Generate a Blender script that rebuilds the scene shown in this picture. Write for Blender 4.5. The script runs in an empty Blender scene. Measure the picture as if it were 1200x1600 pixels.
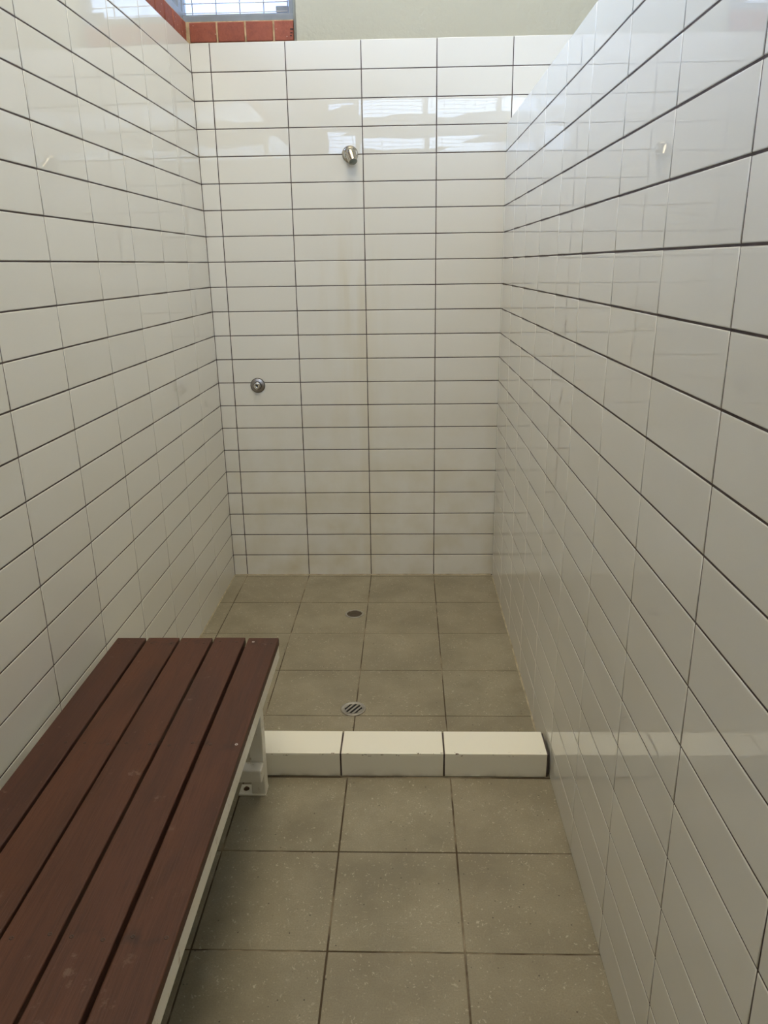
import bpy, bmesh, math, random
from mathutils import Vector, Matrix

random.seed(7)
scene = bpy.context.scene
COL = scene.collection

# ------------------------------------------------------------------ camera
cam_data = bpy.data.cameras.new('camera')
cam = bpy.data.objects.new('camera', cam_data)
COL.objects.link(cam)
cam.location = (0.78661, -3.48616, 1.44007)
cam.rotation_mode = 'XYZ'
cam.rotation_euler = (1.26012, 0.01363, 0.02848)
cam_data.sensor_fit = 'VERTICAL'
cam_data.sensor_height = 24.0
cam_data.lens = 24.0 * 1207.318 / 1600.0
cam_data.clip_start = 0.02
cam_data.clip_end = 300
scene.camera = cam

# ------------------------------------------------------------------ exposure, sky
scene.view_settings.view_transform = 'Standard'
scene.view_settings.look = 'None'
scene.view_settings.gamma = 1.0
scene.view_settings.use_curve_mapping = False
scene.view_settings.exposure = 0.15

SKY_STRENGTH = 2.8       # overcast sky; the cloud towards the left (-x), near the hidden sun, is brighter
SKY_SUNWARD = 4.9
FILL_STRENGTH = 7.0  # glow of the added ceiling fill panels
world = bpy.data.worlds.new('overcast_sky')
scene.world = world
world.use_nodes = True
wn, wl = world.node_tree.nodes, world.node_tree.links
wn.clear()
w_out = wn.new('ShaderNodeOutputWorld')
w_bg = wn.new('ShaderNodeBackground')
w_bg.inputs['Strength'].default_value = SKY_STRENGTH
w_tc = wn.new('ShaderNodeTexCoord')
w_no = wn.new('ShaderNodeTexNoise')
w_no.inputs['Scale'].default_value = 3.0
w_no.inputs['Detail'].default_value = 3.0
w_rp = wn.new('ShaderNodeValToRGB')
w_rp.color_ramp.elements[0].position = 0.35
w_rp.color_ramp.elements[0].color = (0.42, 0.58, 1.0, 1)
w_rp.color_ramp.elements[1].position = 0.65
w_rp.color_ramp.elements[1].color = (0.58, 0.73, 1.0, 1)
wl.new(w_tc.outputs['Generated'], w_no.inputs['Vector'])
w_sp = wn.new('ShaderNodeSeparateXYZ')
w_mr = wn.new('ShaderNodeMapRange')
w_mr.interpolation_type = 'SMOOTHSTEP'
w_mr.inputs['From Min'].default_value = -0.25
w_mr.inputs['From Max'].default_value = -0.95
w_mr.inputs['To Min'].default_value = SKY_STRENGTH
w_mr.inputs['To Max'].default_value = SKY_STRENGTH * SKY_SUNWARD
wl.new(w_tc.outputs['Generated'], w_sp.inputs[0])
wl.new(w_sp.outputs['X'], w_mr.inputs['Value'])
w_m2 = wn.new('ShaderNodeMapRange')
w_m2.interpolation_type = 'SMOOTHSTEP'
w_m2.inputs['From Min'].default_value = -0.3
w_m2.inputs['From Max'].default_value = -0.9
w_m2.inputs['To Min'].default_value = 0.0
w_m2.inputs['To Max'].default_value = 6.2
w_ad = wn.new('ShaderNodeMath')
wl.new(w_sp.outputs['Y'], w_m2.inputs['Value'])
wl.new(w_mr.outputs['Result'], w_ad.inputs[0])
wl.new(w_m2.outputs['Result'], w_ad.inputs[1])
wl.new(w_ad.outputs[0], w_bg.inputs['Strength'])
wl.new(w_no.outputs['Fac'], w_rp.inputs['Fac'])
wl.new(w_rp.outputs['Color'], w_bg.inputs['Color'])
wl.new(w_bg.outputs['Background'], w_out.inputs['Surface'])


def portal(name, loc, rot, sx, sy):
    """sampling portal filling a window opening"""
    a = bpy.data.lights.new(name, 'AREA')
    a.shape = 'RECTANGLE'
    a.size, a.size_y = sx, sy
    a.cycles.is_portal = True
    o = bpy.data.objects.new(name, a)
    o.location = loc
    o.rotation_euler = rot
    COL.objects.link(o)


H = math.pi / 2
# window openings (x0, x1 / y0, y1, z0, z1)
WB = (-0.100, 0.345, 2.366, 3.05)      # back wall
WL = (-4.00, -0.02, 2.366, 4.00)       # left wall
WR = (0.00, 3.00, 2.397, 2.947)          # rear wall (behind the camera)
WU = (0.00, 3.00, 3.46, 4.14)          # added upper rear opening for cool fill light
CEIL = 4.30
REAR = -4.50
FAR = 3.20
portal('sky_portal_back', ((WB[0] + WB[1]) / 2, 0.16, (WB[2] + WB[3]) / 2), (-H, 0, 0), WB[1] - WB[0], WB[3] - WB[2])
portal('sky_portal_left', (-0.24, (WL[0] + WL[1]) / 2, (WL[2] + WL[3]) / 2), (0, -H, 0), WL[3] - WL[2], WL[1] - WL[0])
portal('sky_portal_upper', ((WU[0] + WU[1]) / 2, REAR - 0.14, (WU[2] + WU[3]) / 2), (H, 0, 0), WU[1] - WU[0], WU[3] - WU[2])
portal('sky_portal_rear', ((WR[0] + WR[1]) / 2, REAR - 0.14, (WR[2] + WR[3]) / 2), (H, 0, 0), WR[1] - WR[0], WR[3] - WR[2])


# ------------------------------------------------------------------ node helpers
class NT:
    def __init__(self, name):
        self.m = bpy.data.materials.new(name)
        self.m.use_nodes = True
        self.n = self.m.node_tree.nodes
        self.l = self.m.node_tree.links
        self.n.clear()
        self.out = self.n.new('ShaderNodeOutputMaterial')
        self.b = self.n.new('ShaderNodeBsdfPrincipled')
        self.l.new(self.b.outputs[0], self.out.inputs[0])

    def set(self, key, v):
        s = self.b.inputs[key]
        if hasattr(v, 'is_linked') or hasattr(v, 'links'):
            self.l.new(v, s)
        else:
            s.default_value = v

    def pos(self, scale=(1, 1, 1), obj=False):
        if obj:
            t = self.n.new('ShaderNodeTexCoord').outputs['Object']
        else:
            t = self.n.new('ShaderNodeNewGeometry').outputs['Position']
        mp = self.n.new('ShaderNodeMapping')
        mp.inputs['Scale'].default_value = scale
        self.l.new(t, mp.inputs['Vector'])
        return mp.outputs['Vector']

    def noise(self, vec, scale, detail=2.0, rough=0.5, dist=0.0):
        t = self.n.new('ShaderNodeTexNoise')
        t.inputs['Scale'].default_value = scale
        t.inputs['Detail'].default_value = detail
        t.inputs['Roughness'].default_value = rough
        t.inputs['Distortion'].default_value = dist
        self.l.new(vec, t.inputs['Vector'])
        return t.outputs['Fac']

    def voro(self, vec, scale):
        t = self.n.new('ShaderNodeTexVoronoi')
        t.inputs['Scale'].default_value = scale
        self.l.new(vec, t.inputs['Vector'])
        return t.outputs['Distance'], t.outputs['Color']

    def ramp(self, fac, stops):
        r = self.n.new('ShaderNodeValToRGB')
        els = r.color_ramp.elements
        while len(els) < len(stops):
            els.new(0.5)
        for e, (p, c) in zip(els, stops):
            e.position = p
            e.color = (c, c, c, 1) if isinstance(c, (int, float)) else (*c, 1)
        self.l.new(fac, r.inputs['Fac'])
        return r.outputs['Color']

    def math(self, op, a, b=None, clamp=False):
        m = self.n.new('ShaderNodeMath')
        m.operation = op
        m.use_clamp = clamp
        for i, v in enumerate((a, b)):
            if v is None:
                continue
            if isinstance(v, (int, float)):
                m.inputs[i].default_value = v
            else:
                self.l.new(v, m.inputs[i])
        return m.outputs[0]

    def mix(self, fac, a, b, mode='MIX'):
        m = self.n.new('ShaderNodeMix')
        m.data_type = 'RGBA'
        m.blend_type = mode
        for s, v in ((m.inputs[0], fac), (m.inputs[6], a), (m.inputs[7], b)):
            if isinstance(v, (int, float)):
                s.default_value = v
            elif isinstance(v, tuple):
                s.default_value = (*v, 1)
            else:
                self.l.new(v, s)
        return m.outputs[2]

    def attr(self, name):
        a = self.n.new('ShaderNodeAttribute')
        a.attribute_name = name
        return a.outputs['Fac']

    def sep(self, vec):
        s = self.n.new('ShaderNodeSeparateXYZ')
        self.l.new(vec, s.inputs[0])
        return s.outputs

    def bump(self, height, dist, strength=1.0):
        b = self.n.new('ShaderNodeBump')
        b.inputs['Distance'].default_value = dist
        b.inputs['Strength'].default_value = strength
        self.l.new(height, b.inputs['Height'])
        self.l.new(b.outputs[0], self.b.inputs['Normal'])


def simple(name, col, rough=0.5, metal=0.0, bump=None, var=0.0):
    t = NT(name)
    p = t.pos()
    n = t.noise(p, 30.0, 3)
    if var:
        c = t.mix(t.ramp(n, [(0.3, 0.0), (0.7, 1.0)]), tuple(x * (1 - var) for x in col), tuple(min(1, x * (1 + var)) for x in col))
        t.set('Base Color', c)
    else:
        t.set('Base Color', (*col, 1))
    t.set('Roughness', rough)
    t.set('Metallic', metal)
    if bump:
        t.bump(t.noise(p, bump[0], 4), bump[1])
    return t.m


# --- glazed wall tile
def glaze_material(name, col, stain_and_bounce=False):
    t = NT(name)
    p = t.pos()
    rnd = t.attr('tile_rand')
    base = t.mix(rnd, tuple(c * 0.975 for c in col), tuple(min(1, c * 1.02) for c in col))
    rough = 0.0
    if stain_and_bounce:
        # faint rusty soap-scum streak running down beneath the shower rose, and a yellow tint low down painted as warm bounce light
        s = t.sep(p)
        dx = t.math('ABSOLUTE', t.math('SUBTRACT', s[0], 0.56))
        band = t.ramp(dx, [(0.0, 1.0), (0.07, 0.65), (0.22, 0.0)])
        zz = t.ramp(t.math('MULTIPLY', s[2], 0.5), [(0.05, 0.55), (0.30, 0.5), (0.70, 1.0), (0.86, 0.0)])
        streak = t.noise(t.pos((14, 14, 1.6)), 1.0, 3)
        m = t.math('MULTIPLY', t.math('MULTIPLY', band, zz), t.ramp(streak, [(0.38, 0.0), (0.66, 1.0)]))
        base = t.mix(t.math('MULTIPLY', m, 0.40), base, (0.60, 0.50, 0.26))
        low = t.ramp(s[2], [(0.05, 0.8), (0.75, 0.35), (1.0, 0.0)])
        low = t.math('MULTIPLY', low, t.ramp(t.noise(p, 7.0, 4), [(0.4, 0.0), (0.75, 1.0)]))
        base = t.mix(t.math('MULTIPLY', low, 0.6), base, (0.56, 0.48, 0.27))
        rough = t.math('ADD', t.math('MULTIPLY', t.math('ADD', m, low), 0.22), 0.0)
    t.set('Base Color', base)
    t.set('Roughness', rough)
    t.set('IOR', 1.56)
    # slight waviness of the fired glaze, different on every tile
    off = t.n.new('ShaderNodeVectorMath')
    off.operation = 'SCALE'
    off.inputs[0].default_value = (7.1, 3.3, 5.7)
    t.l.new(rnd, off.inputs['Scale'])
    add = t.n.new('ShaderNodeVectorMath')
    add.operation = 'ADD'
    t.l.new(p, add.inputs[0])
    t.l.new(off.outputs[0], add.inputs[1])
    t.bump(t.noise(add.outputs[0], 11.0, 1.0), 0.00008)
    return t.m


TILE = (0.775, 0.752, 0.675)
M = {}
M['tile'] = glaze_material('white_glazed_tile', TILE)
M['tile_back'] = glaze_material('white_glazed_tile_stain_bounce', TILE, True)
M['grout'] = simple('dark_grey_grout', (0.085, 0.063, 0.058), 0.9, var=0.3)


def floor_material():
    t = NT('olive_grey_floor_tile')
    p = t.pos()
    rnd = t.attr('tile_rand')
    big = t.noise(p, 5.0, 4, 0.6)
    c = t.mix(t.ramp(big, [(0.36, 0.0), (0.64, 1.0)]), (0.236, 0.208, 0.142), (0.345, 0.307, 0.218))
    c = t.mix(t.math('MULTIPLY', rnd, 0.25), c, (0.255, 0.21, 0.145))
    fine = t.noise(p, 260.0, 3, 0.7)
    c = t.mix(t.math('MULTIPLY', t.ramp(fine, [(0.35, 1.0), (0.65, 0.0)]), 0.45), c, (0.19, 0.158, 0.108))
    # pale chips: warped, sparse cells
    wv = t.n.new('ShaderNodeTexNoise')
    wv.inputs['Scale'].default_value = 60.0
    t.l.new(p, wv.inputs['Vector'])
    mad = t.n.new('ShaderNodeVectorMath')
    mad.operation = 'MULTIPLY_ADD'
    t.l.new(wv.outputs['Color'], mad.inputs[0])
    mad.inputs[1].default_value = (0.035, 0.035, 0.035)
    t.l.new(p, mad.inputs[2])
    d, col = t.voro(mad.outputs[0], 110.0)
    gate = t.ramp(t.sep(col)[0], [(0.62, 0.0), (0.64, 1.0)])
    clump = t.ramp(t.noise(p, 9.0, 3), [(0.42, 0.0), (0.62, 1.0)])
    chip = t.math('MULTIPLY', t.math('MULTIPLY', t.ramp(d, [(0.20, 1.0), (0.29, 0.0)]), gate), t.math('ADD', clump, 0.32, True))
    c = t.mix(t.math('MULTIPLY', chip, 0.5), c, (0.62, 0.55, 0.42))
    d2, col2 = t.voro(p, 60.0)
    gate2 = t.ramp(t.sep(col2)[1], [(0.80, 0.0), (0.82, 1.0)])
    dot = t.math('MULTIPLY', t.ramp(d2, [(0.09, 1.0), (0.14, 0.0)]), gate2)
    c = t.mix(t.math('MULTIPLY', dot, 0.75), c, (0.055, 0.045, 0.035))
    # thin curved scratches
    sc = t.noise(p, 28.0, 1.0, 0.5, 1.6)
    line = t.ramp(t.math('ABSOLUTE', t.math('SUBTRACT', sc, 0.5)), [(0.0, 1.0), (0.006, 0.0)])
    line = t.math('MULTIPLY', line, t.ramp(t.noise(p, 38.0, 2), [(0.54, 0.0), (0.62, 1.0)]))
    c = t.mix(t.math('MULTIPLY', line, 0.6), c, (0.60, 0.53, 0.40))
    t.set('Base Color', c)
    t.set('Roughness', t.math('ADD', t.math('MULTIPLY', big, 0.2), 0.38))
    t.set('Specular IOR Level', 0.35)
    t.bump(t.noise(p, 160.0, 4), 0.0004)
    return t.m


M['floor'] = floor_material()


def floor_grout():
    t = NT('brown_floor_grout')
    p = t.pos()
    n = t.noise(p, 4.0, 4, 0.65)
    t.set('Base Color', t.mix(t.ramp(n, [(0.50, 0.0), (0.64, 1.0)]), (0.075, 0.052, 0.030), (0.30, 0.245, 0.165)))
    t.set('Roughness', 0.9)
    return t.m


M['floor_grout'] = floor_grout()


def render_material():
    t = NT('sage_cream_render')
    p = t.pos()
    t.set('Base Color', t.mix(t.noise(p, 3.0, 3), (0.43, 0.405, 0.30), (0.465, 0.44, 0.33)))
    t.set('Roughness', 0.6)
    h = t.math('ADD', t.noise(p, 45.0, 5, 0.6), t.math('MULTIPLY', t.noise(p, 14.0, 3), 0.8))
    t.bump(h, 0.003)
    return t.m


M['render'] = render_material()
M['paint'] = simple('white_ceiling_paint', (0.78, 0.76, 0.70), 0.7, bump=(60, 0.001))


def brick_material():
    t = NT('red_clay_brick')
    p = t.pos()
    rnd = t.attr('tile_rand')
    c = t.mix(rnd, (0.29, 0.074, 0.038), (0.36, 0.102, 0.056))
    c = t.mix(t.ramp(t.noise(p, 38.0, 5, 0.75), [(0.42, 0.0), (0.75, 0.8)]), c, (0.19, 0.048, 0.028))
    d, col = t.voro(p, 70.0)
    fl = t.math('MULTIPLY', t.ramp(d, [(0.10, 1.0), (0.16, 0.0)]), t.ramp(t.sep(col)[0], [(0.78, 0.0), (0.80, 1.0)]))
    c = t.mix(t.math('MULTIPLY', fl, 0.7), c, (0.75, 0.55, 0.42))
    t.set('Base Color', c)
    t.set('Roughness', 0.75)
    t.bump(t.noise(p, 90.0, 5, 0.7), 0.002)
    return t.m


M['brick'] = brick_material()
M['mortar'] = simple('sandy_mortar', (0.50, 0.36, 0.20), 0.95, var=0.3, bump=(120, 0.003))
M['dark'] = simple('hollow_shade', (0.012, 0.010, 0.009), 0.9)  # black colour stands in for the shade inside holes and slots
M['alu'] = simple('blue_grey_window_frame', (0.215, 0.225, 0.225), 0.4, var=0.05)
M['wire'] = simple('white_grille_wire', (0.62, 0.60, 0.62), 0.45)
M['concrete'] = simple('outdoor_concrete', (0.32, 0.32, 0.30), 0.9, var=0.2)


def pane_material():
    t = NT('clear_window_glass')
    t.n.remove(t.b)
    tr = t.n.new('ShaderNodeBsdfTransparent')
    tr.inputs[0].default_value = (0.93, 0.95, 0.95, 1)
    gl = t.n.new('ShaderNodeBsdfGlossy')
    gl.inputs['Roughness'].default_value = 0.02
    fr = t.n.new('ShaderNodeFresnel')
    fr.inputs['IOR'].default_value = 1.5
    mx = t.n.new('ShaderNodeMixShader')
    t.l.new(fr.outputs[0], mx.inputs[0])
    t.l.new(tr.outputs[0], mx.inputs[1])
    t.l.new(gl.outputs[0], mx.inputs[2])
    t.l.new(mx.outputs[0], t.out.inputs[0])
    return t.m


M['glass'] = pane_material()


def wood_material():
    t = NT('red_brown_stained_timber')
    oi = t.n.new('ShaderNodeObjectInfo').outputs['Random']
    tc = t.n.new('ShaderNodeNewGeometry').outputs['Position']
    off = t.n.new('ShaderNodeVectorMath')
    off.operation = 'MULTIPLY_ADD'
    cmb = t.n.new('ShaderNodeCombineXYZ')
    for i in range(3):
        t.l.new(oi, cmb.inputs[i])
    t.l.new(cmb.outputs[0], off.inputs[0])
    off.inputs[1].default_value = (3.0, 9.0, 5.0)
    t.l.new(tc, off.inputs[2])

    def stretch(sc):
        mp = t.n.new('ShaderNodeMapping')
        mp.inputs['Scale'].default_value = sc
        t.l.new(off.outputs[0], mp.inputs['Vector'])
        return mp.outputs['Vector']
    broad = t.noise(stretch((9, 1.6, 9)), 1.0, 3, 0.6, 0.4)
    grain = t.noise(stretch((90, 3.5, 90)), 1.0, 5, 0.65, 0.8)
    fine = t.noise(stretch((320, 14, 320)), 1.0, 3, 0.6)
    c = t.mix(t.ramp(broad, [(0.3, 0.0), (0.7, 1.0)]), (0.052, 0.0215, 0.0125), (0.112, 0.0430, 0.0225))
    c = t.mix(t.math('MULTIPLY', t.ramp(grain, [(0.42, 0.0), (0.70, 1.0)]), 0.35), c, (0.125, 0.052, 0.031))
    c = t.mix(t.math('MULTIPLY', t.ramp(fine, [(0.48, 0.0), (0.68, 1.0)]), 0.35), c, (0.036, 0.015, 0.010))
    c = t.mix(t.math('MULTIPLY', oi, 0.4), c, (0.062, 0.030, 0.026))
    # dark weeping stains around the screw rows
    sp = t.sep(tc)
    dm = None
    for yr in (-1.556, -2.036, -2.550, -3.060):
        dd = t.math('ABSOLUTE', t.math('SUBTRACT', sp[1], yr))
        dm = dd if dm is None else t.math('MINIMUM', dm, dd)
    st = t.math('MULTIPLY', t.ramp(dm, [(0.0, 1.0), (0.028, 0.0)]), t.ramp(t.noise(stretch((24, 24, 24)), 1.0, 3), [(0.52, 0.0), (0.66, 1.0)]))
    c = t.mix(t.math('MULTIPLY', st, 0.6), c, (0.028, 0.017, 0.014))
    # pale scuffs
    sc = t.noise(stretch((26, 26, 26)), 1.0, 4, 0.7)
    cl = t.noise(stretch((5, 5, 5)), 1.0, 1)
    m = t.math('MULTIPLY', t.ramp(sc, [(0.62, 0.0), (0.70, 1.0)]), t.ramp(cl, [(0.50, 0.0), (0.58, 1.0)]))
    c = t.mix(t.math('MULTIPLY', m, 0.35), c, (0.26, 0.18, 0.14))
    t.set('Base Color', c)
    t.set('Roughness', t.math('ADD', t.math('MULTIPLY', broad, 0.25), 0.40))
    t.set('Specular IOR Level', 0.27)
    t.bump(t.math('ADD', grain, fine), 0.0006)
    return t.m


M['wood'] = wood_material()


def frame_paint():
    t = NT('off_white_painted_steel')
    p = t.pos()
    n = t.noise(p, 40.0, 4, 0.7)
    c = t.mix(t.ramp(n, [(0.60, 0.0), (0.72, 1.0)]), (0.88, 0.85, 0.75), (0.55, 0.46, 0.34))
    t.set('Base Color', c)
    t.set('Roughness', 0.4)
    return t.m


M['frame'] = frame_paint()
M['rust'] = simple('rusty_fixing', (0.16, 0.10, 0.06), 0.7, metal=0.4, var=0.4)
M['screw'] = simple('dull_screw_head', (0.055, 0.036, 0.028), 0.5, metal=0.5, var=0.3)
M['screw_bright'] = simple('bright_screw_head', (0.62, 0.58, 0.54), 0.35, metal=0.7)
M['steel'] = simple('polished_nickel', (0.50, 0.465, 0.395), 0.22, metal=1.0, var=0.08)
M['satin'] = simple('satin_chrome', (0.38, 0.355, 0.335), 0.38, metal=1.0, var=0.1)
M['dark_ring'] = simple('dark_rim_metal', (0.07, 0.06, 0.05), 0.5, metal=0.6)  # near-black metal of the rings around flange and button
M['chrome'] = simple('bright_chrome', (0.72, 0.72, 0.72), 0.12, metal=1.0)
M['nozzle_face'] = simple('grey_green_nozzle_face', (0.24, 0.26, 0.21), 0.5, metal=0.2, var=0.2)
M['drain'] = simple('worn_drain_metal', (0.40, 0.375, 0.335), 0.42, metal=0.75, var=0.12)
M['drain_dull'] = simple('dull_brown_drain', (0.17, 0.13, 0.095), 0.6, metal=0.4, var=0.2)
M['bead'] = simple('stained_grout_bead', (0.42, 0.36, 0.25), 0.8, var=0.3)


def curb_material():
    t = NT('chipped_white_curb_tile')
    p = t.pos()
    s = t.sep(p)
    base = t.mix(t.attr('tile_rand'), (0.87, 0.84, 0.72), (0.89, 0.86, 0.74))
    # rust-coloured chips along the front and back arrises
    front = t.math('LESS_THAN', t.math('ABSOLUTE', t.math('ADD', s[1], 1.5505)), 0.0065)
    top = t.math('LESS_THAN', t.math('ABSOLUTE', t.math('SUBTRACT', s[2], 0.0765)), 0.007)
    back = t.math('GREATER_THAN', s[1], -1.4405)
    edge = t.math('MAXIMUM', t.math('MULTIPLY', front, top), back)
    n = t.noise(t.pos((1, 1, 2.5)), 55.0, 3, 0.6)
    chip = t.math('MULTIPLY', edge, t.ramp(n, [(0.645, 0.0), (0.675, 1.0)]))
    base = t.mix(chip, base, (0.13, 0.075, 0.045))
    # brown patches towards the floor line of the front face
    gr = t.math('MULTIPLY', t.ramp(s[2], [(0.0, 1.0), (0.012, 0.25), (0.03, 0.0)]), t.ramp(t.noise(p, 18.0, 3), [(0.35, 0.0), (0.7, 1.0)]))
    base = t.mix(t.math('MULTIPLY', gr, 0.7), base, (0.28, 0.22, 0.14))
    t.set('Base Color', base)
    t.set('Roughness', t.math('ADD', t.math('MULTIPLY', chip, 0.5), 0.12))
    t.bump(t.noise(p, 20.0, 2), 0.0005)
    return t.m


M['curb'] = curb_material()


# ------------------------------------------------------------------ mesh helpers
def link(name, bm, mats, parent=None, smooth=False, kind=None, flat_all=True):
    """verts are in world space; the mesh is stored relative to the parent"""
    org = Vector((0, 0, 0))
    q = parent
    while q:
        org += Vector(q.location)
        q = q.parent
    if org.length:
        bmesh.ops.translate(bm, verts=bm.verts, vec=-org)
    me = bpy.data.meshes.new(name)
    bm.to_mesh(me)
    bm.free()
    for m in (mats if isinstance(mats, (list, tuple)) else [mats]):
        me.materials.append(m)
    if smooth:
        for f in me.polygons:
            f.use_smooth = True
    o = bpy.data.objects.new(name, me)
    COL.objects.link(o)
    if parent:
        o.parent = parent
    if kind:
        o['kind'] = kind
    return o


def thing(name, label, cat, loc):
    o = bpy.data.objects.new(name, None)
    o.empty_display_size = 0.1
    o.location = loc
    COL.objects.link(o)
    o['label'] = label
    o['category'] = cat
    return o


def structure(name, loc=(0, 0, 0)):
    o = bpy.data.objects.new(name, None)
    o.location = loc
    COL.objects.link(o)
    o['kind'] = 'structure'
    return o


def box(bm, x0, x1, y0, y1, z0, z1, bev=0.0, mat=0, seg=2, fn=None):
    tmp = bmesh.new()
    r = bmesh.ops.create_cube(tmp, size=1.0)
    bmesh.ops.scale(tmp, vec=(x1 - x0, y1 - y0, z1 - z0), verts=r['verts'])
    bmesh.ops.translate(tmp, vec=((x0 + x1) / 2, (y0 + y1) / 2, (z0 + z1) / 2), verts=r['verts'])
    if bev:
        bmesh.ops.bevel(tmp, geom=tmp.edges[:], offset=bev, segments=seg, profile=0.5, affect='EDGES')
    if fn:
        for v in tmp.verts:
            v.co = Vector(fn(v.co))
    vm = {v: bm.verts.new(v.co) for v in tmp.verts}
    for f in tmp.faces:
        nf = bm.faces.new([vm[v] for v in f.verts])
        nf.material_index = mat
    tmp.free()


def lathe(bm, prof, origin, axis, seg=40, mat=0, smooth=True, cap0=True, cap1=True):
    """prof: (r, h) list revolved about axis through origin"""
    ax = Vector(axis).normalized()
    q = ax.to_track_quat('Z', 'Y')
    o = Vector(origin)
    rings = []
    for r, h in prof:
        rings.append([bm.verts.new(o + q @ Vector((r * math.cos(2 * math.pi * i / seg), r * math.sin(2 * math.pi * i / seg), h))) for i in range(seg)])
    for a, b in zip(rings, rings[1:]):
        for i in range(seg):
            f = bm.faces.new((a[i], a[(i + 1) % seg], b[(i + 1) % seg], b[i]))
            f.smooth = smooth
            f.material_index = mat
    if cap0:
        f = bm.faces.new(rings[0][::-1])
        f.material_index = mat
    if cap1:
        f = bm.faces.new(rings[-1])
        f.material_index = mat


# walls are laid out in (s along the wall, z up, n out of the wall) and mapped into the room
XL, AL, BL = -0.06964, 0.00564, -0.00745
XR, AR, BR = 1.19258, -0.00441, 0.00209


def left_x(y, z):
    return XL + AL * y + BL * (z - 1)


def right_x(y, z):
    return XR + AR * y + BR * (z - 1)


def map_left(s, z, n):
    return (left_x(s, z) + n, s, z)


def map_right(s, z, n):
    return (right_x(s, z) - n, s + 0.0057 * (z - 1), z)


def map_back(s, z, n):
    return (s, -n, z)


def map_floor(s, t, n):
    return (s, t, n)


def map_rear(s, z, n):
    return (s, REAR + n, z)


PH, PV = 0.303, 0.10404
RISE = (0.0, 0.0, 0.0)


def add_tile(bm, lay, fn, s0, s1, t0, t1, depth=0.004, rnd=None, prof=((0.0, -0.0011), (0.0006, -0.0004), (0.0013, -0.0001), (0.0022, 0.0)), tilt=0.00022, mat=0, flip=False):
    """one pillowed-edge tile standing proud of the grout"""
    if s1 - s0 < 0.006 or t1 - t0 < 0.006:
        return
    rnd = random.random() if rnd is None else rnd
    j = [random.uniform(-tilt, tilt) for _ in range(4)]
    rings = []
    for ins, n in ((0.0, -depth),) + tuple(prof):
        a, b, c, d = s0 + ins, s1 - ins, t0 + ins, t1 - ins
        rings.append([bm.verts.new(fn(p, q, n + k)) for (p, q), k in zip(((a, c), (b, c), (b, d), (a, d)), j)])
    fs = []
    for k, (u, v) in enumerate(zip(rings, rings[1:])):
        for i in range(4):
            f = bm.faces.new((u[i], u[(i + 1) % 4], v[(i + 1) % 4], v[i]))
            f.smooth = k > 0
            fs.append(f)
    fs.append(bm.faces.new(rings[-1]))
    for f in fs:
        f[lay] = rnd
        f.material_index = mat


def spans(lo, hi, joint0, pitch, gap):
    """tile extents between joints at joint0 + k*pitch, clipped to lo..hi"""
    out = []
    k = math.floor((lo - joint0) / pitch)
    while True:
        a = joint0 + k * pitch
        b = a + pitch
        if a >= hi:
            break
        s0 = max(lo, a + gap / 2)
        s1 = min(hi, b - gap / 2)
        if s1 - s0 > 0.008:
            out.append((s0, s1))
        k += 1
    return out


def slab(bm, fn, s0, s1, t0, t1, n0, n1, mat):
    """box between depths n0 (back) and n1 (front) in wall space"""
    v = [bm.verts.new(fn(s, t, n)) for n in (n0, n1) for (s, t) in ((s0, t0), (s1, t0), (s1, t1), (s0, t1))]
    for idx in ((3, 2, 1, 0), (4, 5, 6, 7), (0, 1, 5, 4), (1, 2, 6, 5), (2, 3, 7, 6), (3, 0, 4, 7)):
        f = bm.faces.new([v[i] for i in idx])
        f.material_index = mat


def finish(bm):
    bmesh.ops.recalc_face_normals(bm, faces=bm.faces[:])


ZT = 22 * PV           # top of the full-height tiling
ZP = 19 * PV           # top of the partition tiling
GAP = 0.0036
GW = 0.0013            # grout lies this far behind the tile face


def new_bm():
    bm = bmesh.new()
    return bm, bm.faces.layers.float.new('tile_rand')


# ------------------------------------------------------------------ wall_left
bm, lay = new_bm()
rows = [(k * PV + GAP / 2, (k + 1) * PV - GAP / 2) for k in range(22)]
rows[-1] = (rows[-1][0], ZT)
for z0, z1 in rows:
    for s0, s1 in spans(REAR, -0.0016, -1.83325, PH, GAP):
        add_tile(bm, lay, map_left, s0, s1, z0, z1)
slab(bm, map_left, REAR, 0.0, -0.05, ZT - 0.002, -0.12, -GW, 1)
finish(bm)
wall_left = link('wall_left', bm, [M['tile'], M['grout']], kind='structure')

# painted wall around and above the left window
bm = bmesh.new()
xo = -0.20
box(bm, xo, -0.085, REAR, WL[0], ZT, CEIL)
box(bm, xo, -0.085, WL[0], 0.0, WL[3], CEIL)
finish(bm)
link('wall_lintel', bm, M['render'], parent=wall_left)

# ------------------------------------------------------------------ wall_back
bm, lay = new_bm()
for z0, z1 in rows:
    for s0, s1 in spans(left_x(0, (z0 + z1) / 2) + 0.0012, FAR, 0.0, PH, GAP):
        add_tile(bm, lay, map_back, s0, s1, z0, z1)
slab(bm, map_back, -0.20, FAR, -0.05, ZT - 0.002, -0.12, -GW, 1)
finish(bm)
wall_back = link('wall_back', bm, [M['tile_back'], M['grout']], kind='structure')

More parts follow.
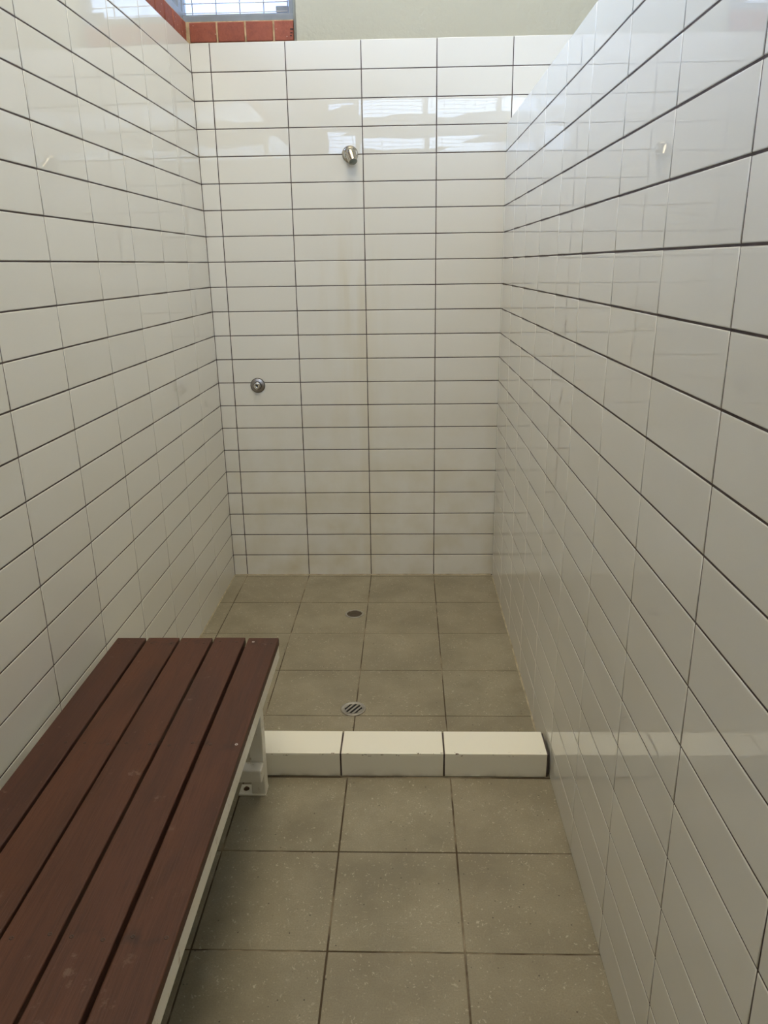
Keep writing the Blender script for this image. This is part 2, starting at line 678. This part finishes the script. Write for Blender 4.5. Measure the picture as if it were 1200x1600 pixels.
# rendered wall standing on the tiles, with a soft rounded left arris
bm = bmesh.new()
rc = 0.012
pts = [(FAR, 0.002)]
for i in range(7):
    a = math.pi / 2 * i / 6
    pts.append((0.3405 + rc - rc * math.sin(a), 0.002 + rc - rc * math.cos(a)))
pts += [(0.3405, 0.13), (FAR, 0.13)]
lo = [bm.verts.new((x, y, ZT - 0.001)) for x, y in pts]
hi = [bm.verts.new((x, y, CEIL)) for x, y in pts]
for i in range(len(pts)):
    k = (i + 1) % len(pts)
    f = bm.faces.new((lo[i], lo[k], hi[k], hi[i]))
    f.smooth = 1 <= i <= 6
bm.faces.new(lo[::-1])
bm.faces.new(hi)
box(bm, -0.20, 0.3405, 0.006, 0.13, WB[3], CEIL)
finish(bm)
link('render_coat', bm, M['render'], parent=wall_back)

# ------------------------------------------------------------------ wall_right (low partition)
PEND = -3.40
bm, lay = new_bm()
for z0, z1 in rows[:19]:
    if z1 > ZP - 0.01:
        z1 = ZP
    for s0, s1 in spans(PEND, -0.0016, -2.45161, PH, GAP):
        add_tile(bm, lay, map_right, s0, s1, z0, z1)
slab(bm, map_right, PEND, 0.0, -0.05, ZP - 0.004, -0.11, -GW, 1)
# capping tiles on top of the partition
for s0, s1 in spans(PEND, -0.0016, -2.45161, PH, GAP):
    slab(bm, map_right, s0, s1, ZP - 0.004, ZP - 0.0005, -0.112, -0.0042, 0)
# other face of the partition
for z0, z1 in rows[:19]:
    slab(bm, map_right, PEND, -0.003, z0, z1 - 0.004, -0.114, -0.11, 0)
finish(bm)
link('wall_right', bm, [M['tile'], M['grout']], kind='structure')

# ------------------------------------------------------------------ other walls, ceiling
bm = bmesh.new()
box(bm, -0.20, FAR + 0.15, REAR - 0.12, REAR, -0.05, WR[2])
box(bm, -0.20, FAR + 0.15, REAR - 0.12, REAR, WR[3], WU[2])
box(bm, -0.20, FAR + 0.15, REAR - 0.12, REAR, WU[3], CEIL)
box(bm, -0.20, WU[0], REAR - 0.12, REAR, WU[2], WU[3])
box(bm, WU[1], FAR + 0.15, REAR - 0.12, REAR, WU[2], WU[3])
box(bm, -0.20, WR[0], REAR - 0.12, REAR, WR[2], WR[3])
box(bm, WR[1], FAR + 0.15, REAR - 0.12, REAR, WR[2], WR[3])
finish(bm)
link('wall_rear', bm, M['render'], kind='structure')

bm = bmesh.new()
box(bm, FAR, FAR + 0.15, REAR, 0.13, -0.05, CEIL)
finish(bm)
link('wall_far', bm, M['paint'], kind='structure')

bm = bmesh.new()
box(bm, -0.20, FAR + 0.15, REAR - 0.12, 0.13, CEIL, CEIL + 0.12)
finish(bm)
ceiling = link('ceiling', bm, M['paint'], kind='structure')

# ------------------------------------------------------------------ added ceiling panels that fill the room with warm light
t = NT('warm_fill_emitter')
t.set('Base Color', (0.8, 0.78, 0.72, 1))
t.set('Emission Color', (1.0, 0.885, 0.66, 1))
t.set('Emission Strength', FILL_STRENGTH)
M['fill_emitter'] = t.m
for lx in (0.72,):
    for ly in (-1.15, -2.43):
        bm = bmesh.new()
        box(bm, lx - 0.63, lx + 0.63, ly - 0.63, ly + 0.63, CEIL - 0.02, CEIL, 0.002)
        finish(bm)
        fr = link('fill_panel', bm, M['alu'], parent=ceiling)
        bm = bmesh.new()
        box(bm, lx - 0.60, lx + 0.60, ly - 0.60, ly + 0.60, CEIL - 0.026, CEIL - 0.019)
        finish(bm)
        link('fill_emitter', bm, M['fill_emitter'], parent=fr)

# ------------------------------------------------------------------ floor
bm, lay = new_bm()
CURB0, CURB1 = -1.555, -1.440
FP = ((0.0, -0.0008), (0.0006, -0.0002), (0.0014, 0.0))
# changing side
for s0, s1 in spans(-0.11, FAR, 0.60405 - 2 * PH, PH, 0.0044):
    for t0, t1 in spans(REAR, CURB0 - 0.001, -1.86257, PH, 0.0040):
        add_tile(bm, lay, map_floor, s0, s1, t0, t1, 0.003, prof=FP, tilt=0.0002)
    # shower side
for s0, s1 in spans(-0.11, FAR, 0.0, PH, 0.0036):
    for t0, t1 in spans(CURB0, -0.001, -0.0210, PH, 0.0030):
        add_tile(bm, lay, map_floor, s0, s1, t0, t1, 0.003, prof=FP, tilt=0.0004)
slab(bm, map_floor, -0.15, FAR, REAR, 0.0, -0.06, -0.0014, 1)
finish(bm)
link('floor', bm, [M['floor'], M['floor_grout']], kind='structure')


# stained grout beads where the shower walls meet the floor
def bead(name, fn, s0, s1, r):
    bm = bmesh.new()
    n = 24
    prev = None
    for i in range(n + 1):
        s = s0 + (s1 - s0) * i / n
        rr = r * random.uniform(0.7, 1.2)
        ring = [bm.verts.new(fn(s, 0.0, 0.0)), bm.verts.new(fn(s, 0.0, rr)), bm.verts.new(fn(s, rr * 0.35, rr * 0.35)), bm.verts.new(fn(s, rr, 0.0))]
        if prev:
            for k in range(4):
                bm.faces.new((prev[k], prev[(k + 1) % 4], ring[(k + 1) % 4], ring[k]))
        else:
            bm.faces.new(ring)
        prev = ring
    bm.faces.new(prev)
    finish(bm)
    return link(name, bm, M['bead'], kind='structure')


bead('trim_1', lambda s, z, n: map_back(s, z, n), -0.062, 1.185, 0.0045)
bead('trim_2', lambda s, z, n: map_right(s, z, n), CURB1, -0.006, 0.0045)
bead('trim_3', lambda s, z, n: map_left(s, z, n), CURB1, -0.006, 0.004)


# ------------------------------------------------------------------ brick courses under the windows
def brick_course(name, fn, start, stop, pitch, w, zlo, zhi, depth, ext, hole_shades=None):
    bm, lay = new_bm()
    s = start
    while s < stop - 0.012:
        e = min(s + w, stop)
        rnd = random.random()
        prof = ((0.0, -0.004), (0.0015, -0.0012), (0.004, 0.0))
        add_tile(bm, lay, fn, s, e, zlo + random.uniform(0.002, 0.004), zhi - random.uniform(0.002, 0.004), depth=0.02, rnd=rnd, prof=prof, tilt=0.0012)
        s += pitch
    slab(bm, fn, start - ext[0], stop + ext[1], zlo - 0.001, zhi, -depth, -0.0045, 1)
    if hole_shades:
        for s, z, a, b in hole_shades:
            slab(bm, fn, s - a, s + a, z - b, z + b, -0.01, 0.0018, 2)  # raised black patches painted as shaded holes
    finish(bm)
    return link(name, bm, [M['brick'], M['mortar'], M['dark']], kind='structure')


ZB = WB[2]
brick_course('trim_4', lambda s, z, n: (s, 0.006 - n, z), -0.0765, 0.3395, 0.1135, 0.1065, ZT, ZB, 0.11, (0.13, 0.0),
             hole_shades=[(0.333, 2.332, 0.006, 0.0018), (0.331, 2.319, 0.004, 0.0014), (0.329, 2.309, 0.003, 0.0014)])
brick_course('trim_5', lambda s, z, n: (left_x(s, z) - 0.006 + n, s, z), WL[0], -0.006, 0.1125, 0.1045, ZT, ZB, 0.10, (0.0, 0.010))


# ------------------------------------------------------------------ windows
def bar(bm, p, q, r, seg=6):
    p, q = Vector(p), Vector(q)
    lathe(bm, [(r, 0), (r, (q - p).length)], p, q - p, seg)


# window_1: in the back wall, above the brick sill
w1 = structure('window_1', (0.12, 0.06, ZB))
bm = bmesh.new()
x0, x1, z0, z1 = WB
box(bm, x0 - 0.06, x1, 0.016, 0.076, z0, z0 + 0.022, 0.002)
box(bm, x0 - 0.06, x1, 0.030, 0.070, z0 + 0.022, z0 + 0.030, 0.0015)
box(bm, x0 - 0.06, x1, 0.016, 0.076, z1 - 0.03, z1, 0.002)
box(bm, x1 - 0.023, x1, 0.018, 0.074, z0 + 0.021, z1 - 0.028, 0.002)
box(bm, x0 - 0.06, x0 + 0.0, 0.016, 0.076, z0 + 0.021, z1 - 0.028, 0.002)
finish(bm)
link('window_frame', bm, M['alu'], parent=w1)
bm = bmesh.new()
box(bm, x0 + 0.001, x1 - 0.024, 0.056, 0.060, z0 + 0.031, z1 - 0.031)
finish(bm)
link('pane', bm, M['glass'], parent=w1)
bm = bmesh.new()
gx = [-0.066 + 0.0955 * k for k in range(5)]
for x in gx:
    bar(bm, (x, 0.040, z0 + 0.027), (x, 0.040, z1 - 0.03), 0.0022)
z = z0 + 0.036
while z < z1 - 0.035:
    bar(bm, (x0 + 0.002, 0.0365, z), (x1 - 0.026, 0.0365, z), 0.0019)
    z += 0.0335
finish(bm)
link('security_grille', bm, M['wire'], parent=w1)
bm = bmesh.new()
box(bm, 0.268, 0.318, 0.044, 0.055, z0 + 0.036, z0 + 0.058, 0.002)
finish(bm)
link('catch', bm, M['alu'], parent=w1)

# window_2: the long clerestory on top of the left wall
w2 = structure('window_2', (-0.12, -2.0, ZB))
bm = bmesh.new()
y0, y1, z0, z1 = WL
box(bm, -0.150, -0.094, y0, y1 + 0.018, z0, z0 + 0.03, 0.002)
box(bm, -0.150, -0.094, y0, y1, z1 - 0.03, z1, 0.002)
for y in (y0, -2.66, -1.34, y1 - 0.045):
    box(bm, -0.148, -0.096, y, y + 0.045, z0 + 0.028, z1 - 0.028, 0.002)
finish(bm)
link('window_frame', bm, M['alu'], parent=w2)
for a, b in ((y0 + 0.046, -2.661), (-2.614, -1.341), (-1.294, y1 - 0.046)):
    bm = bmesh.new()
    box(bm, -0.128, -0.124, a, b, z0 + 0.031, z1 - 0.031)
    finish(bm)
    link('pane', bm, M['glass'], parent=w2)
bm = bmesh.new()
y = y0 + 0.09
while y < y1 - 0.06:
    bar(bm, (-0.114, y, z0 + 0.027), (-0.114, y, z1 - 0.028), 0.0022)
    y += 0.0955
z = z0 + 0.060
while z < z1 - 0.05:
    bar(bm, (-0.1105, y0 + 0.01, z), (-0.1105, y1 - 0.01, z), 0.0022)
    z += 0.067
finish(bm)
link('security_grille', bm, M['wire'], parent=w2)

# window_3: behind the camera; only its mirror image shows in the top rows of tiles
w3 = structure('window_3', (1.5, REAR - 0.06, WR[2]))
bm = bmesh.new()
x0, x1, z0, z1 = WR
ya, yb = REAR - 0.075, REAR - 0.015
box(bm, x0, x1, ya, yb, z0, z0 + 0.05, 0.003)
box(bm, x0, x1, ya, yb, z1 - 0.05, z1, 0.003)
box(bm, x0, x1, ya, yb, 2.617, 2.737, 0.003)
box(bm, 0.35, x1 - 0.02, ya + 0.01, yb - 0.01, 2.545, 2.62, 0.003)
box(bm, x0 + 0.02, 0.32, ya + 0.01, yb - 0.01, 2.735, 2.825, 0.003)
posts = (x0, 0.30, 0.95, 1.62, 2.3, x1 - 0.05)
for x in posts:
    box(bm, x, x + 0.05, ya + 0.002, yb - 0.002, z0 + 0.04, z1 - 0.04, 0.003)
finish(bm)
link('window_frame', bm, M['alu'], parent=w3)
for a, b in zip(posts, posts[1:]):
    for c, d in ((z0 + 0.051, 2.616), (2.738, z1 - 0.051)):
        bm = bmesh.new()
        box(bm, a + 0.051, b - 0.001, REAR - 0.050, REAR - 0.046, c, d)
        finish(bm)
        link('pane', bm, M['glass'], parent=w3)
bm = bmesh.new()
x = x0 + 0.08
while x < x1 - 0.05:
    bar(bm, (x, REAR - 0.062, z0 + 0.045), (x, REAR - 0.062, z1 - 0.045), 0.0024)
    x += 0.0955
z = z0 + 0.08
while z < z1 - 0.05:
    bar(bm, (x0 + 0.01, REAR - 0.066, z), (x1 - 0.01, REAR - 0.066, z), 0.0024)
    z += 0.0335
finish(bm)
link('security_grille', bm, M['wire'], parent=w3)

# fill_window: unseen opening added above it for cool light on the back wall
w4 = structure('fill_window', (1.5, REAR - 0.06, WU[2]))
bm = bmesh.new()
x0, x1, z0, z1 = WU
box(bm, x0, x1, ya, yb, z0, z0 + 0.05, 0.003)
box(bm, x0, x1, ya, yb, z1 - 0.05, z1, 0.003)
for x in (x0, 1.475, x1 - 0.05):
    box(bm, x, x + 0.05, ya + 0.002, yb - 0.002, z0 + 0.04, z1 - 0.04, 0.003)
finish(bm)
link('window_frame', bm, M['alu'], parent=w4)
for a, b in ((x0, 1.475), (1.475, x1 - 0.05)):
    bm = bmesh.new()
    box(bm, a + 0.051, b - 0.001, REAR - 0.050, REAR - 0.046, z0 + 0.051, z1 - 0.051)
    finish(bm)
    link('pane', bm, M['glass'], parent=w4)

# ground outside
bm = bmesh.new()
box(bm, -30, 30, -30, 30, -0.4, -0.3)
finish(bm)
g = link('ground', bm, M['concrete'], kind='structure')

# ------------------------------------------------------------------ shower curb
curb = thing('shower_curb', 'low white tiled curb with chipped front edge across the shower entry', 'curb', (0.56, (CURB0 + CURB1) / 2, 0.0))
CX0, CX1 = -0.072, 1.194
ZC = 0.0785
joints = [-0.0205 + PH * k for k in range(6)]          # .5855, .8885, 1.19
bm = bmesh.new()
box(bm, CX0, CX1 - 0.002, CURB0 + 0.0035, CURB1 - 0.0035, 0.0, ZC - 0.0035)
finish(bm)
link('grout_core', bm, M['grout'], parent=curb)
for nm in ('capping', 'riser'):
    bm, lay = new_bm()
    for a, b in [(CX0, joints[1])] + list(zip(joints[1:], joints[2:4])) + [(joints[3], CX1 - 0.0045)]:
        a2, b2 = a + 0.0024, b - 0.0024
        if b2 - a2 < 0.02:
            continue
        if nm == 'capping':
            add_tile(bm, lay, lambda s, t, n: (s, t, ZC + n), a2, b2, CURB0 + 0.0005, CURB1, 0.006, tilt=0.0003)
        else:
            add_tile(bm, lay, lambda s, z, n: (s, CURB0 - n, z), a2, b2, 0.0012, ZC - 0.0045, 0.006, tilt=0.0003)
            add_tile(bm, lay, lambda s, z, n: (s, CURB1 + n, z), a2, b2, 0.0012, ZC - 0.0045, 0.006, tilt=0.0003)
    finish(bm)
    link(nm, bm, M['curb'], parent=curb)

# ------------------------------------------------------------------ bench
BY0, BY1 = -3.46, -1.527
bench = thing('bench', 'slatted red-brown timber bench on white steel frame along the left wall', 'bench', (0.19, -2.5, 0.0))
SL = [(-0.0396, 0.0424), (0.0494, 0.1382), (0.1437, 0.2323), (0.2394, 0.3256), (0.3347, 0.4207)]
ZS = 0.440
BR_Y = (-1.556, -2.036, -2.550, -3.060)
for i, (a, b) in enumerate(SL):
    bm = bmesh.new()
    e = random.uniform(-0.0015, 0.0015)
    box(bm, a, b, BY0, BY1 + e, ZS - 0.022, ZS, 0.0028, seg=3)
    finish(bm)
    sl = link('slat', bm, M['wood'], parent=bench)
    for r, y in enumerate(BR_Y):
        for k, x in enumerate((a + 0.018 + random.uniform(-0.004, 0.004), b - 0.017 + random.uniform(-0.004, 0.004))):
            yy = y + random.uniform(-0.006, 0.006)
            bm = bmesh.new()
            lathe(bm, [(0.0036, -0.004), (0.0036, 0.0001), (0.0030, 0.0004), (0.0018, 0.0002), (0.0011, -0.0004)], (x, yy, ZS), (0, 0, 1), 14)
            finish(bm)
            bright = (i == 4 and (r, k) in ((0, 0), (1, 1)))
            link('screw', bm, M['screw_bright'] if bright else M['screw'], parent=sl)

ZR1, ZR0 = ZS - 0.0222, ZS - 0.062
for x0, x1 in ((0.380, 0.4195), (-0.040, 0.000)):
    bm = bmesh.new()
    box(bm, x0, x1, BY0 + 0.004, BY1 - 0.003, ZR0, ZR1, 0.003, seg=3)
    finish(bm)
    link('rail', bm, M['frame'], parent=bench)
bm = bmesh.new()
box(bm, 0.295, 0.340, BY0 + 0.01, BY1 - 0.012, ZR0 + 0.004, ZR1 - 0.0002, 0.002)  # added rail, blocks the bright curb from showing through the slat gap
finish(bm)
link('rail', bm, M['wood'], parent=bench)
for y in BR_Y[1:] + (-1.625,):
    bm = bmesh.new()
    box(bm, 0.001, 0.2945, y - 0.02, y + 0.02, ZR0 + 0.002, ZR1 - 0.0005, 0.002)
    finish(bm)
    link('bearer', bm, M['wood'], parent=bench)
for ly in (-1.645, -3.30):
    for x0 in (0.338, -0.040):
        bm = bmesh.new()
        box(bm, x0, x0 + 0.040, ly, ly + 0.040, 0.004, ZR0 + 0.001, 0.003, seg=3)
        finish(bm)
        link('leg', bm, M['frame'], parent=bench)
        bm = bmesh.new()
        px = (x0 - 0.038, x0 + 0.040) if x0 > 0.1 else (x0, x0 + 0.078)
        box(bm, px[0], px[1], ly - 0.003, ly + 0.043, 0.0, 0.0055, 0.001)
        finish(bm)
        fp = link('foot_plate', bm, M['frame'], parent=bench)
        cx = px[0] + 0.018 if x0 > 0.1 else px[1] - 0.018
        bm = bmesh.new()
        lathe(bm, [(0.0085, 0.0), (0.0085, 0.0012), (0.0055, 0.0016), (0.0050, 0.0050), (0.0038, 0.0062), (0.0018, 0.0050)], (cx, ly + 0.022, 0.0055), (0, 0, 1), 18)
        finish(bm)
        link('anchor_bolt', bm, M['rust'], parent=fp)
    bm = bmesh.new()
    box(bm, -0.055, 0.378, ly - 0.042, ly - 0.0005, 0.074, 0.113, 0.004, seg=3)
    finish(bm)
    link('stretcher', bm, M['frame'], parent=bench)

# ------------------------------------------------------------------ shower rose
rx, rz = 0.5530, 1.8730
rose = thing('shower_rose', 'small conical nickel shower head on the back wall near its top', 'shower head', (rx, 0.0, rz))
bm = bmesh.new()
lathe(bm, [(0.0335, 0.0), (0.0335, 0.003), (0.0325, 0.0055), (0.029, 0.009), (0.0245, 0.0125), (0.022, 0.014)], (rx, -0.0002, rz), (0, -1, 0), 48)
finish(bm)
link('flange', bm, M['steel'], parent=rose)
dv = Vector((0.0140, -0.0265, -0.0410))
L = dv.length
bm = bmesh.new()
lathe(bm, [(0.0205, -0.004), (0.0222, 0.006), (0.0215, 0.014), (0.0190, L - 0.004), (0.0186, L - 0.001), (0.0176, L), (0.0158, L), (0.0155, L - 0.002)], (rx, -0.0105, rz + 0.0075), dv, 48, cap1=True)
finish(bm)
nz = link('nozzle', bm, M['steel'], parent=rose)
bm = bmesh.new()
tip = Vector((rx, -0.0105, rz + 0.0075)) + dv
lathe(bm, [(0.0153, -0.0018), (0.0153, -0.0008), (0.0148, -0.0003), (0.0075, -0.0003), (0.0070, 0.0006), (0.0030, 0.0009)], tip, dv, 36)
finish(bm)
link('spray_face', bm, M['nozzle_face'], parent=nz)

# ------------------------------------------------------------------ push button tap
tx, tz = 0.1095, 0.925
tap = thing('shower_tap', 'round satin chrome push button tap on the back wall left of centre', 'tap', (tx, 0.0, tz))
bm = bmesh.new()
lathe(bm, [(0.0306, 0.0), (0.0306, 0.0046), (0.0298, 0.0054), (0.0185, 0.0054), (0.0178, 0.0060), (0.0165, 0.0062)], (tx, -0.0002, tz), (0, -1, 0), 48)
finish(bm)
link('flange', bm, M['satin'], parent=tap)
bm = bmesh.new()
lathe(bm, [(0.0300, 0.0), (0.0330, 0.0), (0.0330, 0.0030), (0.0324, 0.0042), (0.0306, 0.0046)], (tx, -0.0002, tz), (0, -1, 0), 48, cap0=False, cap1=False)
lathe(bm, [(0.0156, 0.0062), (0.0182, 0.0062), (0.0180, 0.0068), (0.0156, 0.0068)], (tx, -0.0002, tz), (0, -1, 0), 40, cap0=False, cap1=False)
finish(bm)
link('rim', bm, M['dark_ring'], parent=tap)
bm = bmesh.new()
lathe(bm, [(0.0155, 0.006), (0.0155, 0.0200), (0.0148, 0.0228), (0.0125, 0.0240), (0.0050, 0.0235), (0.0042, 0.0225), (0.0042, 0.0195)], (tx, 0.0, tz), (0, -1, 0), 40)
finish(bm)
bt = link('button', bm, M['chrome'], parent=tap)
bm = bmesh.new()
lathe(bm, [(0.0040, 0.0196), (0.0040, 0.0228)], (tx, 0.0, tz), (0, -1, 0), 20)  # black plug painted as the shade in the button's hole
finish(bm)
link('keyhole_shade', bm, M['dark'], parent=bt)


# ------------------------------------------------------------------ floor drains
def drain(name, label, x, y, r, ang, rim_mat, grate_mat, rin, nslot, ztop):
    d = thing(name, label, 'drain', (x, y, 0.0))
    o = (x, y, 0.0)
    bm = bmesh.new()
    lathe(bm, [(r, -0.001), (r, ztop * 0.7), (r - 0.0014, ztop), (r - 0.006, ztop), (r - 0.0066, ztop - 0.0005), (rin + 0.0012, ztop - 0.0005), (rin, ztop - 0.0008), (rin, 0.0002)],
          o, (0, 0, 1), 56, cap0=False, cap1=False)
    finish(bm)
    link('rim', bm, rim_mat, parent=d)
    bm = bmesh.new()
    lathe(bm, [(rin + 0.001, 0.0002), (rin + 0.001, 0.0006)], o, (0, 0, 1), 40)  # flat black disc painted as the shade of a deep outlet
    finish(bm)
    link('sump_shade', bm, M['dark'], parent=d)
    # grate: bars across the opening between the slots
    bm = bmesh.new()
    ca, sa = math.cos(ang), math.sin(ang)
    pitch = 2 * rin / nslot
    bw = pitch * 0.46
    for k in range(nslot + 1):
        c = -rin + pitch * k
        cc = min(max(c, -rin + bw * 0.25), rin - bw * 0.25)
        half = math.sqrt(max(rin * rin - cc * cc, 1e-6)) + 0.001
        box(bm, -half, half, cc - bw / 2, cc + bw / 2, ztop - 0.0022, ztop - 0.0006, 0.0004,
            fn=lambda v: (x + v.x * ca - v.y * sa, y + v.x * sa + v.y * ca, v.z))
    finish(bm)
    link('grate', bm, grate_mat, parent=d)
    return d


drain('floor_drain', 'round silvery drain with slanted slots near the tiled curb', 0.5975, -1.1935, 0.0425, math.radians(58),
      M['drain'], M['drain'], 0.0295, 4, 0.0036)
drain('floor_drain', 'round dull brown drain with straight slots nearer the back wall', 0.5525, -0.4448, 0.0400, 0.0,
      M['drain'], M['drain_dull'], 0.0320, 5, 0.0030)
